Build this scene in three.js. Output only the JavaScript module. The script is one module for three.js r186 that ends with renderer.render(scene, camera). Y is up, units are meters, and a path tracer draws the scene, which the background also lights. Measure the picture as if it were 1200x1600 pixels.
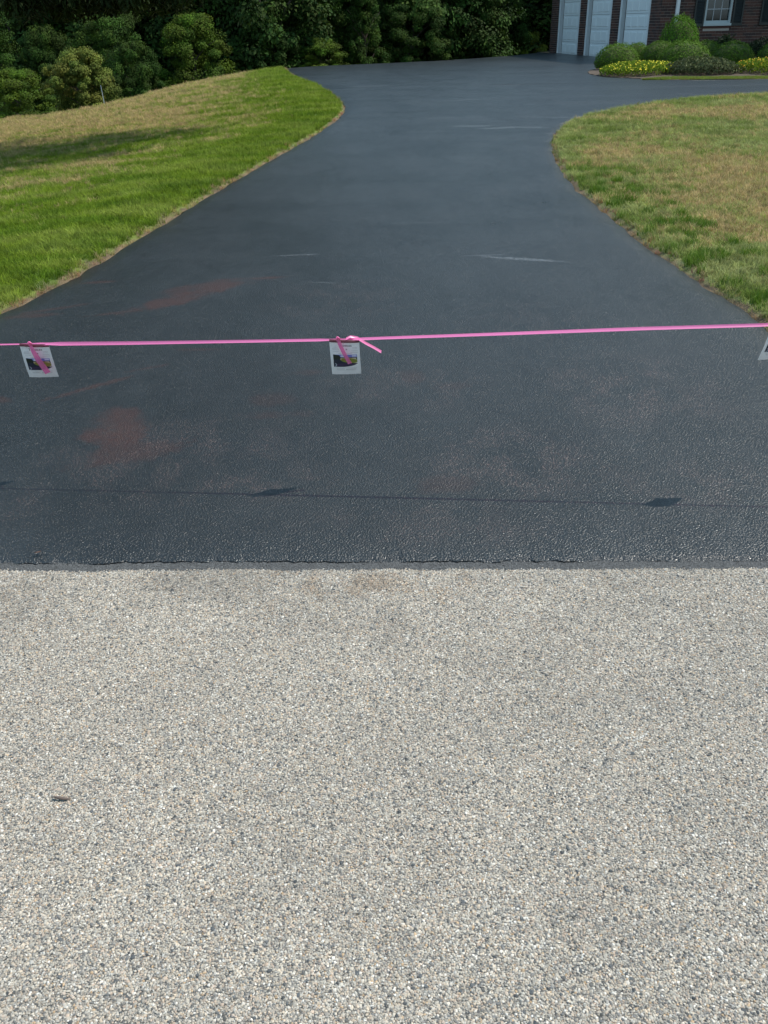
import * as THREE from 'three';
import { createNoise2D } from 'simplex-noise';
import { mergeGeometries } from 'three/addons/utils/BufferGeometryUtils.js';

// ---------------------------------------------------------------- camera, sky, sun, exposure
const scene = new THREE.Scene();
const R = Math.PI / 180;
const camera = new THREE.PerspectiveCamera(60.46, 0.75, 0.05, 2000);
camera.position.set(0, 1.6, 0);
camera.rotation.set(-29.1 * R, 0, -1.21 * R, 'YXZ');
const renderer = new THREE.WebGLRenderer({ antialias: true });
renderer.toneMapping = THREE.LinearToneMapping;
renderer.toneMappingExposure = 1.15;
renderer.shadowMap.enabled = true;

const sunDir = new THREE.Vector3(0.56, 0.97, -0.085).normalize();
{
  // a clear summer sky: deep blue overhead, paler toward the horizon, a soft brightening round the sun
  const W = 512, H = 256, data = new Float32Array(W * H * 4);
  for (let r = 0; r < H; r++) {
    const up = ((r + 0.5) / H - 0.5) * Math.PI, y = Math.sin(up);
    for (let c = 0; c < W; c++) {
      const a = ((c + 0.5) / W - 0.5) * 2 * Math.PI, x = Math.cos(a) * Math.cos(up), z = Math.sin(a) * Math.cos(up);
      const h = Math.pow(1 - Math.max(0, y), 2.2), mu = x * sunDir.x + y * sunDir.y + z * sunDir.z;
      const g = 0.5 * Math.pow(Math.max(0, mu), 6) + 0.25 * Math.pow(Math.max(0, mu), 40);
      const o = (r * W + c) * 4;
      data[o] = 0.8 + 2.5 * h + 1.6 * g; data[o + 1] = 1.7 + 2.5 * h + 1.6 * g; data[o + 2] = 2.8 + 1.7 * h + 1.5 * g; data[o + 3] = 1;
      if (y < 0) { data[o] = 0.9; data[o + 1] = 0.95; data[o + 2] = 0.9; }
    }
  }
  const sky = new THREE.DataTexture(data, W, H, THREE.RGBAFormat, THREE.FloatType);
  sky.mapping = THREE.EquirectangularReflectionMapping; sky.magFilter = THREE.LinearFilter; sky.needsUpdate = true;
  scene.background = sky; scene.environment = sky;
  scene.environmentIntensity = 0.265; scene.backgroundIntensity = 0.265;
}
const sun = new THREE.DirectionalLight(new THREE.Color().setRGB(1, 0.95, 0.86), 4.6);
sun.position.copy(sunDir).multiplyScalar(120); sun.position.z -= 16; sun.target.position.set(0, 0, -16);
sun.castShadow = true;
Object.assign(sun.shadow.camera, { left: -45, right: 45, top: 45, bottom: -45, near: 1, far: 260 });
sun.shadow.mapSize.set(4096, 4096);
scene.add(sun, sun.target);

// ---------------------------------------------------------------- helpers
function mulberry(a) { return () => { a = (a + 0x6d2b79f5) | 0; let t = Math.imul(a ^ (a >>> 15), 1 | a); t = (t + Math.imul(t ^ (t >>> 7), 61 | t)) ^ t; return ((t ^ (t >>> 14)) >>> 0) / 4294967296; }; }
const rnd = mulberry(20417), rr = (a, b) => a + (b - a) * rnd();
const n2 = createNoise2D(mulberry(77)), n2b = createNoise2D(mulberry(991));
const fbm = (x, y, o = 4) => { let s = 0, a = 0.5, f = 1; for (let i = 0; i < o; i++) { s += a * n2(x * f, y * f); a *= 0.5; f *= 2.03; } return s; };
const clamp = (v, a = 0, b = 1) => Math.min(b, Math.max(a, v));
const sm = (a, b, t) => { t = clamp((t - a) / (b - a)); return t * t * (3 - 2 * t); };
const lerp = (a, b, t) => a + (b - a) * t;
const mix3 = (a, b, t) => [lerp(a[0], b[0], t), lerp(a[1], b[1], t), lerp(a[2], b[2], t)];
const interp = (pts, x, xi = 0, yi = 1) => { // piecewise linear through sorted points
  if (x <= pts[0][xi]) return pts[0][yi];
  for (let i = 1; i < pts.length; i++) if (x <= pts[i][xi]) return lerp(pts[i - 1][yi], pts[i][yi], (x - pts[i - 1][xi]) / (pts[i][xi] - pts[i - 1][xi]));
  return pts[pts.length - 1][yi];
};
const smoothed = (f, w) => (x) => (f(x - w) + f(x - w / 2) + 2 * f(x) + f(x + w / 2) + f(x + w)) / 6;
const used = {};
const numbered = (n) => { used[n] = (used[n] ?? -1) + 1; return used[n] ? n + '_' + String(used[n]).padStart(3, '0') : n; };
function shade(o) { o.castShadow = true; o.receiveShadow = true; return o; }
function tag(o, label, category, group, kind) { Object.assign(o.userData, { label, category }); if (group) o.userData.group = group; if (kind) o.userData.kind = kind; return o; }
function thing(name, label, category, x = 0, y = 0, z = 0, turn = 0, group) {
  const g = new THREE.Group(); g.name = numbered(name); g.position.set(x, y, z); g.rotation.y = turn; scene.add(g); return tag(g, label, category, group);
}
function part(name, geo, material, parent = scene) {
  const m = shade(new THREE.Mesh(geo, material)); m.name = parent === scene ? numbered(name) : name; parent.add(m); return m;
}
function structure(name, geo, material, label) { const m = part(name, geo, material); m.userData.kind = 'structure'; if (label) m.userData.label = label; return m; }
const std = (o) => new THREE.MeshStandardMaterial(o);
const lin = (r, g, b) => new THREE.Color().setRGB(r, g, b);
// a mesh from rows of points: grid[i][j] = [x, y, z]; colours and uv from callbacks
function sheet(grid, color, uv, uv1) {
  const nr = grid.length, nc = grid[0].length, pos = [], col = [], u0 = [], u1 = [], idx = [];
  for (const row of grid) for (const p of row) {
    pos.push(p[0], p[1], p[2]);
    if (color) col.push(...color(p));
    u0.push(...(uv ? uv(p) : [p[0], p[2]]));
    if (uv1) u1.push(...uv1(p));
  }
  for (let i = 0; i < nr - 1; i++) for (let j = 0; j < nc - 1; j++) { const a = i * nc + j, b = a + 1, c = a + nc, d = c + 1; idx.push(a, b, c, b, d, c); }
  const g = new THREE.BufferGeometry();
  g.setAttribute('position', new THREE.Float32BufferAttribute(pos, 3));
  g.setAttribute('uv', new THREE.Float32BufferAttribute(u0, 2));
  if (uv1) g.setAttribute('uv1', new THREE.Float32BufferAttribute(u1, 2));
  if (color) g.setAttribute('color', new THREE.Float32BufferAttribute(col, 3));
  g.setIndex(idx); g.computeVertexNormals();
  // rows run away from the viewer (-z) and columns to the right: make the faces look up
  const nrm = g.attributes.normal; let s = 0; for (let i = 0; i < nrm.count; i += 97) s += nrm.getY(i);
  if (s < 0) { const ix = g.index.array; for (let i = 0; i < ix.length; i += 3) { const t = ix[i]; ix[i] = ix[i + 1]; ix[i + 1] = t; } g.computeVertexNormals(); }
  return g;
}
function dataTex(W, H, fn, srgb = false) { // fn(x, y) -> [r, g, b] in 0..1
  const d = new Uint8Array(W * H * 4);
  for (let y = 0; y < H; y++) for (let x = 0; x < W; x++) { const c = fn(x, y), o = (y * W + x) * 4; d[o] = clamp(c[0]) * 255; d[o + 1] = clamp(c[1]) * 255; d[o + 2] = clamp(c[2]) * 255; d[o + 3] = 255; }
  const t = new THREE.DataTexture(d, W, H, THREE.RGBAFormat); t.wrapS = t.wrapT = THREE.RepeatWrapping; t.magFilter = THREE.LinearFilter; t.minFilter = THREE.LinearMipmapLinearFilter;
  if (srgb) t.colorSpace = THREE.SRGBColorSpace; t.needsUpdate = true; return t;
}
const toS = (v) => (v <= 0.0031308 ? v * 12.92 : 1.055 * Math.pow(v, 1 / 2.4) - 0.055);
// cells on a torus: returns the squared distances to the nearest and second points and the nearest id
function cells(n, seed) {
  const r = mulberry(seed), P = new Float32Array(n * n * 2); for (let i = 0; i < P.length; i++) P[i] = r();
  return (u, v) => { const x = u * n, y = v * n, xi = Math.floor(x), yi = Math.floor(y); let b = 9, b2 = 9, id = 0;
    for (let j = -1; j <= 1; j++) for (let i = -1; i <= 1; i++) { const cx = ((xi + i) % n + n) % n, cy = ((yi + j) % n + n) % n, k = cy * n + cx, dx = xi + i + P[k * 2] - x, dy = yi + j + P[k * 2 + 1] - y, d = dx * dx + dy * dy; if (d < b) { b2 = b; b = d; id = k; } else if (d < b2) b2 = d; }
    return [b, b2, id]; };
}

// ---------------------------------------------------------------- lie of the land (D is the distance ahead, z = -D)
const hd = (D) => 0.32 * sm(3, 28, D);
const EL = [[-5.2, 2.3], [-3.9, 2.8], [-3.1, 3.6], [-2.66, 4.5], [-2.41, 5.49], [-2.32, 5.84], [-2.23, 6.25], [-2.14, 6.73], [-2.05, 7.36], [-1.94, 8.1], [-1.82, 8.98], [-1.66, 10.03], [-1.45, 11.23], [-1.19, 12.66], [-0.93, 14.09], [-0.7, 15.6], [-0.56, 17.17], [-0.55, 18.03], [-0.66, 19.27], [-0.89, 21.03], [-1.32, 23.46], [-1.74, 25.14], [-2.16, 26.91], [-2.6, 29.89], [-3.02, 33.1], [-3.5, 37], [-4, 45]];
const ER = [[4.4, 2.3], [3.3, 2.9], [2.55, 3.7], [2.25, 4.5], [2.2, 4.83], [2.23, 4.99], [2.21, 5.37], [2.17, 5.84], [2.12, 6.39], [2.07, 7.07], [2.06, 8.16], [2.04, 9.42], [2.07, 10.3], [2.17, 11.38], [2.34, 12.61], [2.57, 13.75], [2.91, 14.82], [3.4, 15.76], [4.15, 16.68], [5.06, 17.58], [6.11, 18.31], [6.96, 18.64], [7.62, 18.78], [9.6, 19.1], [13, 19.4], [30, 20]];
const XL = smoothed((D) => interp(EL, D, 1, 0), 0.3);
const XR = (D) => interp(ER, D, 1, 0);
const wob = (D, k) => 0.018 * n2b(D * 2.3, k) + 0.012 * n2b(D * 7.1, k + 5);
const FAR = [[-60, 25], [-16, 28], [-11.48, 26.7], [-9.89, 25.35], [-8.52, 24.35], [-7.84, 24.3], [-7.15, 24.75], [-6.58, 25.85], [-6.27, 26.75], [-5.98, 27.95], [-5.53, 29.6], [-4.69, 30.5], [-3.8, 31.45], [-3.06, 32.5], [-1.89, 34], [0.34, 35.05], [2.74, 36.7], [5.57, 40], [7.4, 43.6], [7.7, 46], [8, 52], [60, 56]];
const DF = smoothed((X) => interp(FAR, X), 0.25);
const lawnL = (X, D) => { const d = Math.max(0, XL(D) - X); return hd(D) + 0.03 * sm(0, 0.1, d) - 0.10 * Math.max(0, d - 0.6) + 0.014 * n2(X * 0.9, D * 0.9); };
const lawnR = (X, D) => { const d = Math.max(0, X - XR(D)); return hd(D) + 0.035 * sm(0, 0.1, d) + 0.012 * n2(X * 0.9, D * 0.9) * sm(0, 0.5, d); };
function terrain(X, D) {
  let h;
  if (D < 2.4) h = -0.07;
  else if (X < XL(D)) h = lawnL(Math.max(X, -30), D) - 0.12;
  else h = hd(D) - 0.09;
  const over = D - DF(X);
  if (over > -0.6) h -= 0.27 * Math.max(0, over + 0.6) * (over < 9 ? 1 : 9.6 / (over + 0.6)) + 0.05;
  if (D > 78) h += (D - 78) * 0.2 - Math.max(0, D - 240) * 0.2;
  return h + 0.25 * n2(X * 0.05, D * 0.05) * sm(1, 8, over);
}
const stretch = (u) => 34 * u + 420 * Math.pow(u, 5);
{
  const grid = [];
  for (let i = 0; i <= 220; i++) { const row = []; const D = 14 + stretch(i / 110 - 1) ; for (let j = 0; j <= 220; j++) { const X = stretch(j / 110 - 1); row.push([X, terrain(X, D), -D]); } grid.push(row); }
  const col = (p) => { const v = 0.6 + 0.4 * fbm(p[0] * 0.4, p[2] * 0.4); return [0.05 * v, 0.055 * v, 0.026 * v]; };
  structure('ground', sheet(grid, col), std({ vertexColors: true, roughness: 1 }), 'dark leaf litter on the ground under the trees');
}

// ---------------------------------------------------------------- road: worn chip seal, loose-looking stones set in tar
const chipPalette = [[0.55, 0.53, 0.48, 20], [0.46, 0.44, 0.40, 20], [0.37, 0.36, 0.34, 14], [0.60, 0.53, 0.44, 13], [0.52, 0.43, 0.36, 9], [0.25, 0.25, 0.25, 8], [0.14, 0.15, 0.16, 6.5], [0.075, 0.085, 0.09, 3.4], [0.78, 0.77, 0.74, 8], [0.55, 0.40, 0.25, 2]];
const chipTotal = chipPalette.reduce((s, c) => s + c[3], 0);
function chipColor(r, out) { let t = r() * chipTotal; for (const c of chipPalette) { t -= c[3]; if (t <= 0) { const v = 0.50 + 0.36 * r(), w = 1 + 0.07 * (r() - 0.4), m = (q) => lerp(q, 0.42, 0.12) * v; return [m(c[0]) * 1.06 * w, m(c[1]) * 0.99, m(c[2]) * 0.90 / w]; } } return [0.4, 0.4, 0.4]; }
const edgeD = (X) => 2.476 - 0.034 * X + 0.006 * n2b(X * 1.1, 3) + 0.006 * n2b(X * 5, 9);        // where the black seal coat ends on the road
{
  const cr = mulberry(5), N = 220, cell = cells(N, 31), cols = []; for (let i = 0; i < N * N; i++) cols.push(chipColor(cr).map(toS));
  const tex = dataTex(2048, 2048, (x, y) => { const [a, b, id] = cell(x / 2048, y / 2048), e = Math.sqrt(b) - Math.sqrt(a), k = sm(0.04, 0.16, e); return mix3([0.12, 0.115, 0.11].map((q) => q + 0.1), cols[id], k); }, true);
  const hgt = dataTex(1024, 1024, (x, y) => { const [a, b, id] = cell(x / 1024, y / 1024), e = Math.sqrt(b) - Math.sqrt(a), v = clamp(e * 2.2) * (0.5 + 0.5 * ((id * 7919) % 97) / 97); return [v, v, v]; });
  const grid = []; for (const D of [-60, -20, -9, -5, -3, -2, -1, 0, 0.5, 1, 1.5, 2, 2.4, 2.7]) { const row = []; for (let X = -60; X <= 60; X += 2) row.push([X, 0, -D]); grid.push(row); }
  const uv = (p) => [p[0] / 1.25, p[2] / 1.25];
  structure('road', sheet(grid, null, uv), std({ map: tex, bumpMap: hgt, bumpScale: 0.003, roughness: 0.9 }), 'grey chip seal road in the foreground');
}
{
  // the stones one can see, near the lens, as stones
  const mat = std({ roughness: 0.82, flatShading: true }), r = mulberry(1234), kinds = [];
  for (let k = 0; k < 6; k++) {
    const g = new THREE.IcosahedronGeometry(0.5, 0), p = g.attributes.position, seen = new Map();
    for (let i = 0; i < p.count; i++) { const key = [p.getX(i), p.getY(i), p.getZ(i)].map((v) => v.toFixed(3)).join(); if (!seen.has(key)) seen.set(key, 0.72 + 0.5 * r()); const s = seen.get(key); p.setXYZ(i, p.getX(i) * s, p.getY(i) * s * 0.8, p.getZ(i) * s); }
    g.computeVertexNormals(); kinds.push(g);
  }
  const put = kinds.map(() => []), M = new THREE.Matrix4(), Q = new THREE.Quaternion(), E = new THREE.Euler(), S = new THREE.Vector3(), P = new THREE.Vector3(), pitch = 0.0042;
  for (let D = 0.72; D < 2.6; D += pitch) {
    const half = 0.3 + 0.52 * Math.hypot(D, 1.6) * 0.62 + 0.02 + 0.16 * D;
    for (let X = -half; X < half; X += pitch) {
      const x = X + (r() - 0.5) * pitch * 1.2, d = D + (r() - 0.5) * pitch * 1.2;
      const big = r(); let s = 0.0038 + 0.0028 * Math.pow(r(), 2) + (big > 0.985 ? 0.004 * r() : 0);
      const tarred = d > edgeD(x) + 0.004 * n2b(x * 60, d * 60) + 0.012 * Math.pow(r(), 4);
      let c = chipColor(r); if (big < 0.008) { s *= 1.55; const v = 0.6 + 0.6 * r(); c = [0.075 * v, 0.08 * v, 0.082 * v]; }
      const patch = 1 + 0.14 * fbm(x * 1.7, d * 1.7, 3) + 0.12 * fbm(x * 14, d * 14, 2) - 0.2 * sm(0.05, 0.45, fbm(x * 1.3 + 4, d * 2.2 + 8, 3)) * sm(1.9, 2.3, d); c = c.map((v) => v * patch); const brown = sm(0.15, 0.6, 0.5 * Math.exp(-(((x + 0.02) / 0.26) ** 2) - ((d - 2.38) / 0.11) ** 2) + 0.5 * fbm(x * 5, d * 5, 3)) * sm(2.05, 2.3, d); if (brown > r()) c = [c[0] * 0.82, c[1] * 0.74, c[2] * 0.67];
      if (tarred) { const v = 0.4 + 1.1 * r(); c = [0.085 * v, 0.085 * v, 0.083 * v]; s *= 0.95; }
      P.set(x, -s * 0.12 + 0.0016 * r(), -d); Q.setFromEuler(E.set((r() - 0.5) * 0.9, r() * 6.28, (r() - 0.5) * 0.9)); S.set(s * (0.9 + 0.6 * r()), s * (0.7 + 0.3 * r()), s * (0.9 + 0.4 * r()));
      put[(r() * kinds.length) | 0].push([M.compose(P, Q, S).clone(), c]);
    }
  }
  kinds.forEach((g, k) => {
    const im = shade(new THREE.InstancedMesh(g, mat, put[k].length)); im.name = numbered('road_stone_chips'); const col = new THREE.Color();
    put[k].forEach(([m, c], i) => { im.setMatrixAt(i, m); im.setColorAt(i, col.setRGB(...c)); });
    tag(im, 'beige, grey and white stone chips bedded in the road surface', 'stone chips', 'stone chips of the road', 'stuff'); scene.add(im);
  });
}

// ---------------------------------------------------------------- driveway: freshly sealed asphalt
const lipD = (X) => 2.522 - 0.034 * X + 0.006 * n2b(X * 1.1, 3) + 0.005 * n2b(X * 6, 1) + 0.005 * n2b(X * 17, 2) + 0.003 * n2b(X * 60, 4);
const BED = [[9.3, 22.5], [7.68, 22.73], [6.85, 22.98], [6.4, 23.55], [5.95, 24.2], [5.72, 24.9], [5.64, 25.6], [5.75, 26.5], [6.1, 27.6], [6.7, 29], [7.6, 30.4], [8.6, 31.4], [9.0, 31.9]];
const wallX = (D) => 9.13 - 0.1261 * (D - 32);
const driveRight = (D) => (D < 18.78 ? XR(D) : D < 19.4 ? interp(ER, D, 1, 0) : D < 22.5 ? 22 : D < 31.9 ? interp(BED, D, 1, 0) : wallX(D) - 0.01);
const stainU = (p) => [(p[0] + 3.6) / 7.2, Math.sqrt(Math.max(0, -p[2] - 2.4) / 44)];
let asphalt;
{
  const S = 2048;
  // brown, worn-through stains and pale scuffs, [x, D, half length along x, half depth, turn, strength, reddish]
  const stains = [[-1.36, 5.72, 0.34, 0.105, 0.75, 1.0, 1], [-1.16, 5.98, 0.32, 0.10, 0.7, 0.95, 1], [-1.2, 6.05, 0.3, 0.1, 0.5, 0.6, 1], [-0.90, 6.24, 0.24, 0.03, 0.1, 0.75, 1], [-1.17, 3.62, 0.16, 0.13, -0.5, 0.95, 1], [-1.08, 3.40, 0.24, 0.1, 0.5, 0.55, 1], [-1.22, 3.78, 0.12, 0.12, 0, 0.7, 1], [-0.53, 3.98, 0.10, 0.10, 0.4, 0.3, 1], [-0.5, 3.78, 0.16, 0.05, 0, 0.3, 1], [-1.45, 4.2, 0.24, 0.03, 0.75, 0.7, 0], [-1.25, 4.45, 0.12, 0.02, 0.5, 0.5, 0], [-2.0, 6.25, 0.12, 0.03, 0.1, 0.6, 0], [-2.1, 5.6, 0.2, 0.03, 0.5, 0.55, 0], [-1.62, 5.5, 0.25, 0.03, 0.35, 0.5, 0], [-2.2, 5.45, 0.16, 0.05, 0.2, 0.5, 0], [-1.9, 4.05, 0.12, 0.04, -0.4, 0.5, 0], [-0.4, 4.35, 0.1, 0.04, 0, 0.3, 1], [0.15, 4.25, 0.07, 0.1, 0.3, 0.3, 1], [0.35, 4.1, 0.09, 0.05, 0.2, 0.25, 1], [-1.02, 4.75, 0.16, 0.02, 0, 0.4, 0], [0.25, 3.06, 0.12, 0.08, 0.2, 0.3, 1]];
  const flecked = [[-0.85, 3.35, 0.7, 0.5, 0.55], [0.55, 3.25, 0.5, 0.4, 0.75], [1.25, 4.0, 0.5, 0.6, 0.75], [0.1, 4.1, 0.5, 0.4, 0.5], [-0.5, 3.1, 0.35, 0.2, 0.7], [1.25, 3.0, 0.4, 0.25, 0.6], [-0.3, 5.7, 0.6, 0.5, 0.35], [0.2, 2.75, 0.6, 0.2, 0.4], [0.9, 5.2, 0.6, 0.5, 0.25], [-1.4, 2.95, 0.4, 0.2, 0.4]];
  const scuffs = [[-0.62, 6.91, 0.2, 0.012, 0.09, 0.9], [1.08, 6.66, 0.28, 0.035, -0.33, 0.9], [0.8, 6.8, 0.16, 0.02, 0.1, 0.5], [1.5, 14.9, 0.35, 0.05, 0, 0.9], [1.9, 14.6, 0.3, 0.06, 0.05, 0.8], [2.3, 14.6, 0.35, 0.06, -0.3, 0.7], [2.9, 15.8, 0.5, 0.05, -0.4, 0.5], [1.1, 16, 0.3, 0.04, 0, 0.6], [0.7, 14.3, 0.4, 0.03, 0, 0.4], [0.35, 8, 0.25, 0.02, 0, 0.3], [-0.4, 6.1, 0.1, 0.01, -0.2, 0.5], [-0.1, 23, 0.5, 0.1, 0, 0.6], [1.6, 19, 0.5, 0.08, 0.1, 0.4], [3.1, 12.5, 0.2, 0.1, 0, 0]];
  const bump = (list, x, D, w) => { let s = 0; for (const q of list) { const c = Math.cos(q[4]), n = Math.sin(q[4]), dx = x - q[0], dy = D - q[1]; if (Math.abs(dx) > 1.2 || Math.abs(dy) > 1.2) continue; const a = (dx * c + dy * n) / q[2], b = (-dx * n + dy * c) / q[3], d = a * a + b * b; if (d < 3) s = Math.max(s, q[5] * (1 - sm(0.25, 1.6, d + w)) * (w === undefined ? 1 : 1)); } return s; };
  const R1 = mulberry(8), grain = new Float32Array(256 * 256).map(() => R1());
  const tex = dataTex(S, S, (ix, iy) => {
    const x = ((ix + 0.5) / S) * 7.2 - 3.6, v = (iy + 0.5) / S, D = 2.4 + 44 * v * v;
    const big = fbm(x * 0.8, D * 0.35, 3), mid = fbm(x * 4, D * 3, 3), fine = D < 9 ? fbm(x * 26, D * 26, 3) : 0;
    let c = [0.0142, 0.0158, 0.0165], k = 1 + 0.35 * big + 0.25 * mid + 0.25 * fine + 0.14 * n2(x * 0.25, D * 1.1) * sm(5, 9, D); c = c.map((t) => t * k);
    const st = bump(stains, x, D, 1.1 * mid + 0.9 * fine + 0.1);
    const red = fbm(x * 2 + 40, D * 2, 3);
    c = mix3(c, [0.040, 0.0145, 0.0098], clamp(st * 1.3) * clamp(0.8 + 0.5 * fine));
    if (D < 7) { let fl = 0; for (const q of flecked) { const d = ((x - q[0]) / q[2]) ** 2 + ((D - q[1]) / q[3]) ** 2; if (d < 1) fl = Math.max(fl, q[4] * (1 - d)); } fl *= clamp(0.45 + 2.6 * mid); const g = n2(x * 95, D * 80); if (fl > 0) { c = mix3(c, [0.024, 0.0175, 0.0165], fl * 0.35); if (g > 0.5) c = mix3(c, [0.25, 0.150, 0.125], fl * sm(0.5, 0.7, g)); } else if (g > 0.72) c = mix3(c, [0.075, 0.075, 0.077], 0.5); }
    const sc = bump(scuffs, x, D, 0.9 * fbm(x * 9, D * 9, 3)); c = mix3(c, [0.17, 0.18, 0.19], sc * (0.45 + 0.3 * n2(x * 30, D * 8)));
    return c.map(toS);
  }, true);
  tex.wrapS = tex.wrapT = THREE.ClampToEdgeWrapping;
  const cA = cells(104, 12), cB = cells(190, 13);
  const lumps = dataTex(1024, 1024, (x, y) => { const u = x / 1024, v = y / 1024, a = cA(u, v), b = cB(u, v); const k = 0.62 * (1 - sm(0, 0.75, Math.sqrt(a[0]))) * (0.35 + 0.65 * ((a[2] * 7919) % 101) / 101) + 0.38 * (1 - sm(0, 0.8, Math.sqrt(b[0]))) * ((b[2] * 104729) % 89) / 89; return [k, k, k]; });
  lumps.channel = 1;
  const rough = dataTex(512, 512, (ix, iy) => { const x = ((ix + 0.5) / 512) * 7.2 - 3.6, v = (iy + 0.5) / 512, D = 2.4 + 44 * v * v, m = 0.82 + 0.16 * fbm(x * 1.1, D * 0.6, 4) + 0.10 * fbm(x * 5, D * 4, 3) + 0.04 * n2(x * 0.2, D * 1.1), st = bump(stains, x, D, 1.1 * fbm(x * 4, D * 3, 3) + 0.1); const q = clamp(lerp(m, 1, clamp(st))); return [q, q, q]; });
  rough.wrapS = rough.wrapT = THREE.ClampToEdgeWrapping;
  asphalt = new THREE.MeshPhysicalMaterial({ map: tex, bumpMap: lumps, bumpScale: 0.0043, roughnessMap: rough, roughness: 0.41, ior: 1.52 });
  const uv1 = (p) => [p[0] / 0.8, p[2] / 0.8];
  // rows from the ragged front lip to the far edge
  const near = [], far = [], rows = [];
  const xs = []; for (let X = -4.6; X <= 4.4; X += Math.abs(X) < 1.7 ? 0.005 : 0.05) xs.push(X);
  const lipUp = (X) => 0.2 + 0.7 * sm(-0.5, 0.5, n2b(X * 3.1, 21) + 0.6 * n2b(X * 14, 22) + 0.3 - 0.9 * sm(0.5, 0.9, X));
  const lump = (x, d) => 0.35 * n2(x * 45, d * 45) + 0.35 * n2b(x * 120, d * 120) + 0.3 * n2b(x * 9, d * 30);
  for (const [off, y] of [[0.004, -0.02], [0.005, 0.002], [-0.001, 0.004], [0.002, 0.006], [0.007, 0.007], [0.013, 0.0076], [0.02, 0.0082], [0.028, 0.009], [0.037, 0.0098], [0.048, 0.0108], [0.06, 0.0118], [0.08, 0.0132], [0.11, 0.015], [0.15, 0.017], [0.2, 0.019], [0.27, 0.02]]) {
    const fade = off > 0.25 ? 0 : 1 - sm(0.06, 0.25, off) * 0.8, top = y > 0.01 ? 1 : 0.4;
    near.push(xs.map((X) => { const D = lipD(X) + off + 0.002 * n2(X * 60, off * 90) * (1 - sm(0, 0.04, off)); const Dq = off > 0.25 ? 2.95 : D; return [X, (y < 0 ? y : lerp(y * lipUp(X), y, sm(0.0, 0.028, off))) + (0.0004 + 0.0015 * (1 - sm(0.01, 0.04, off))) * lump(X, D) * fade * top, -Dq]; }));
  }
  for (let D = 2.95; D < 43.6;) { rows.push(D); D += D < 7 ? 0.12 : D < 18.5 ? 0.2 : D < 19.5 ? 0.08 : D < 22.3 ? 0.25 : D < 23.2 ? 0.06 : 0.25; }
  for (const D of [...rows, 22.499, 19.399, 31.899].sort((a, b) => a - b)) {
    const a = XL(D) + (D < 32 ? wob(D, 1) : 0), b = driveRight(D) + (D < 19 ? wob(D, 8) : 0), row = [], n = 28;
    for (let j = 0; j <= n; j++) { const x = lerp(a, b, j / n), over = D - DF(x); const DD = over > 0 ? D - over : D; row.push([x, hd(D) + 0.02 + (D > 3.5 ? 0.006 * n2(x * 0.5, D * 0.5) : 0) - (j === 0 || j === n ? 0.006 : 0), -DD]); }
    // a side that drops into the soil
    row.unshift([row[0][0] - 0.012, row[0][1] - 0.06, row[0][2]]); row.push([row[n + 1][0] + 0.012, row[n + 1][1] - 0.06, row[n + 1][2]]);
    far.push(row);
  }
  const a = sheet(near, null, stainU, uv1), b = sheet(far, null, stainU, uv1);
  structure('driveway', mergeGeometries([a, b]), asphalt, 'freshly sealed black asphalt driveway');
  // band of overspray on the road in front of the lip
  const band = []; for (const t of [0, 1]) { const row = []; for (let X = -4; X <= 4; X += 0.01) row.push([X, 0.0006, -(t ? 2.57 - 0.034 * X : edgeD(X) + 0.005 * n2b(X * 40, 1))]); band.push(row); }
  structure('seal_coat_band', sheet(band), std({ color: lin(0.06, 0.06, 0.06), roughness: 0.85 }), 'dark strip of seal coat on the road edge');
}

// ---------------------------------------------------------------- lawns
const GREEN = [0.182, 0.258, 0.018], LUSH = [0.112, 0.192, 0.012], PALE = [0.34, 0.38, 0.085], TAN = [0.50, 0.375, 0.18], SOIL = [0.20, 0.135, 0.075];
function dryL(X, D) {
  const d = XL(D) - X, n = fbm(X * 0.3, D * 0.9, 4), m = fbm(X * 1.1 + 9, D * 2.6, 4), st = n2(X * 0.22 + 5, D * 1.5);
  const far = sm(8, 17, D + 5 * n), side = sm(0.7, 4.6, d + 2.2 * n), crest = sm(5, 0.5, DF(X) - D);
  return clamp(far * side * (0.74 + 0.4 * st) + 0.5 * crest * sm(0.3, 1.8, d) + 0.75 * m * sm(0.3, 1.6, d) * (0.35 + 0.65 * far) + 0.16 * sm(0.2, 1.5, d) * sm(4, 9, D) + 0.22 * sm(2.5, 5, d) * (1 - far) - 0.45 * Math.exp(-(((X + 6) / 2.2) ** 2) - ((D - 15.6) / 2.2) ** 2));
}
function dryR(X, D) { const d = X - XR(D), n = fbm(X * 0.6 + 30, D * 0.6, 4), m = fbm(X * 2 + 3, D * 2.4, 3); const tan = 1.1 * Math.exp(-(((X - 4.4) / 1.6) ** 2) - ((D - 8.8) / 2.2) ** 2) + 0.8 * Math.exp(-(((X - 6.5) / 2.5) ** 2) - ((D - 15.9) / 0.8) ** 2) + 0.6 * Math.exp(-(((X - 3.4) / 0.8) ** 2) - ((D - 11.6) / 0.6) ** 2); return clamp(0.24 + 1.0 * tan + 0.6 * n + 0.5 * m - 0.3 * (1 - sm(0, 0.5, d))); }
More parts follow.
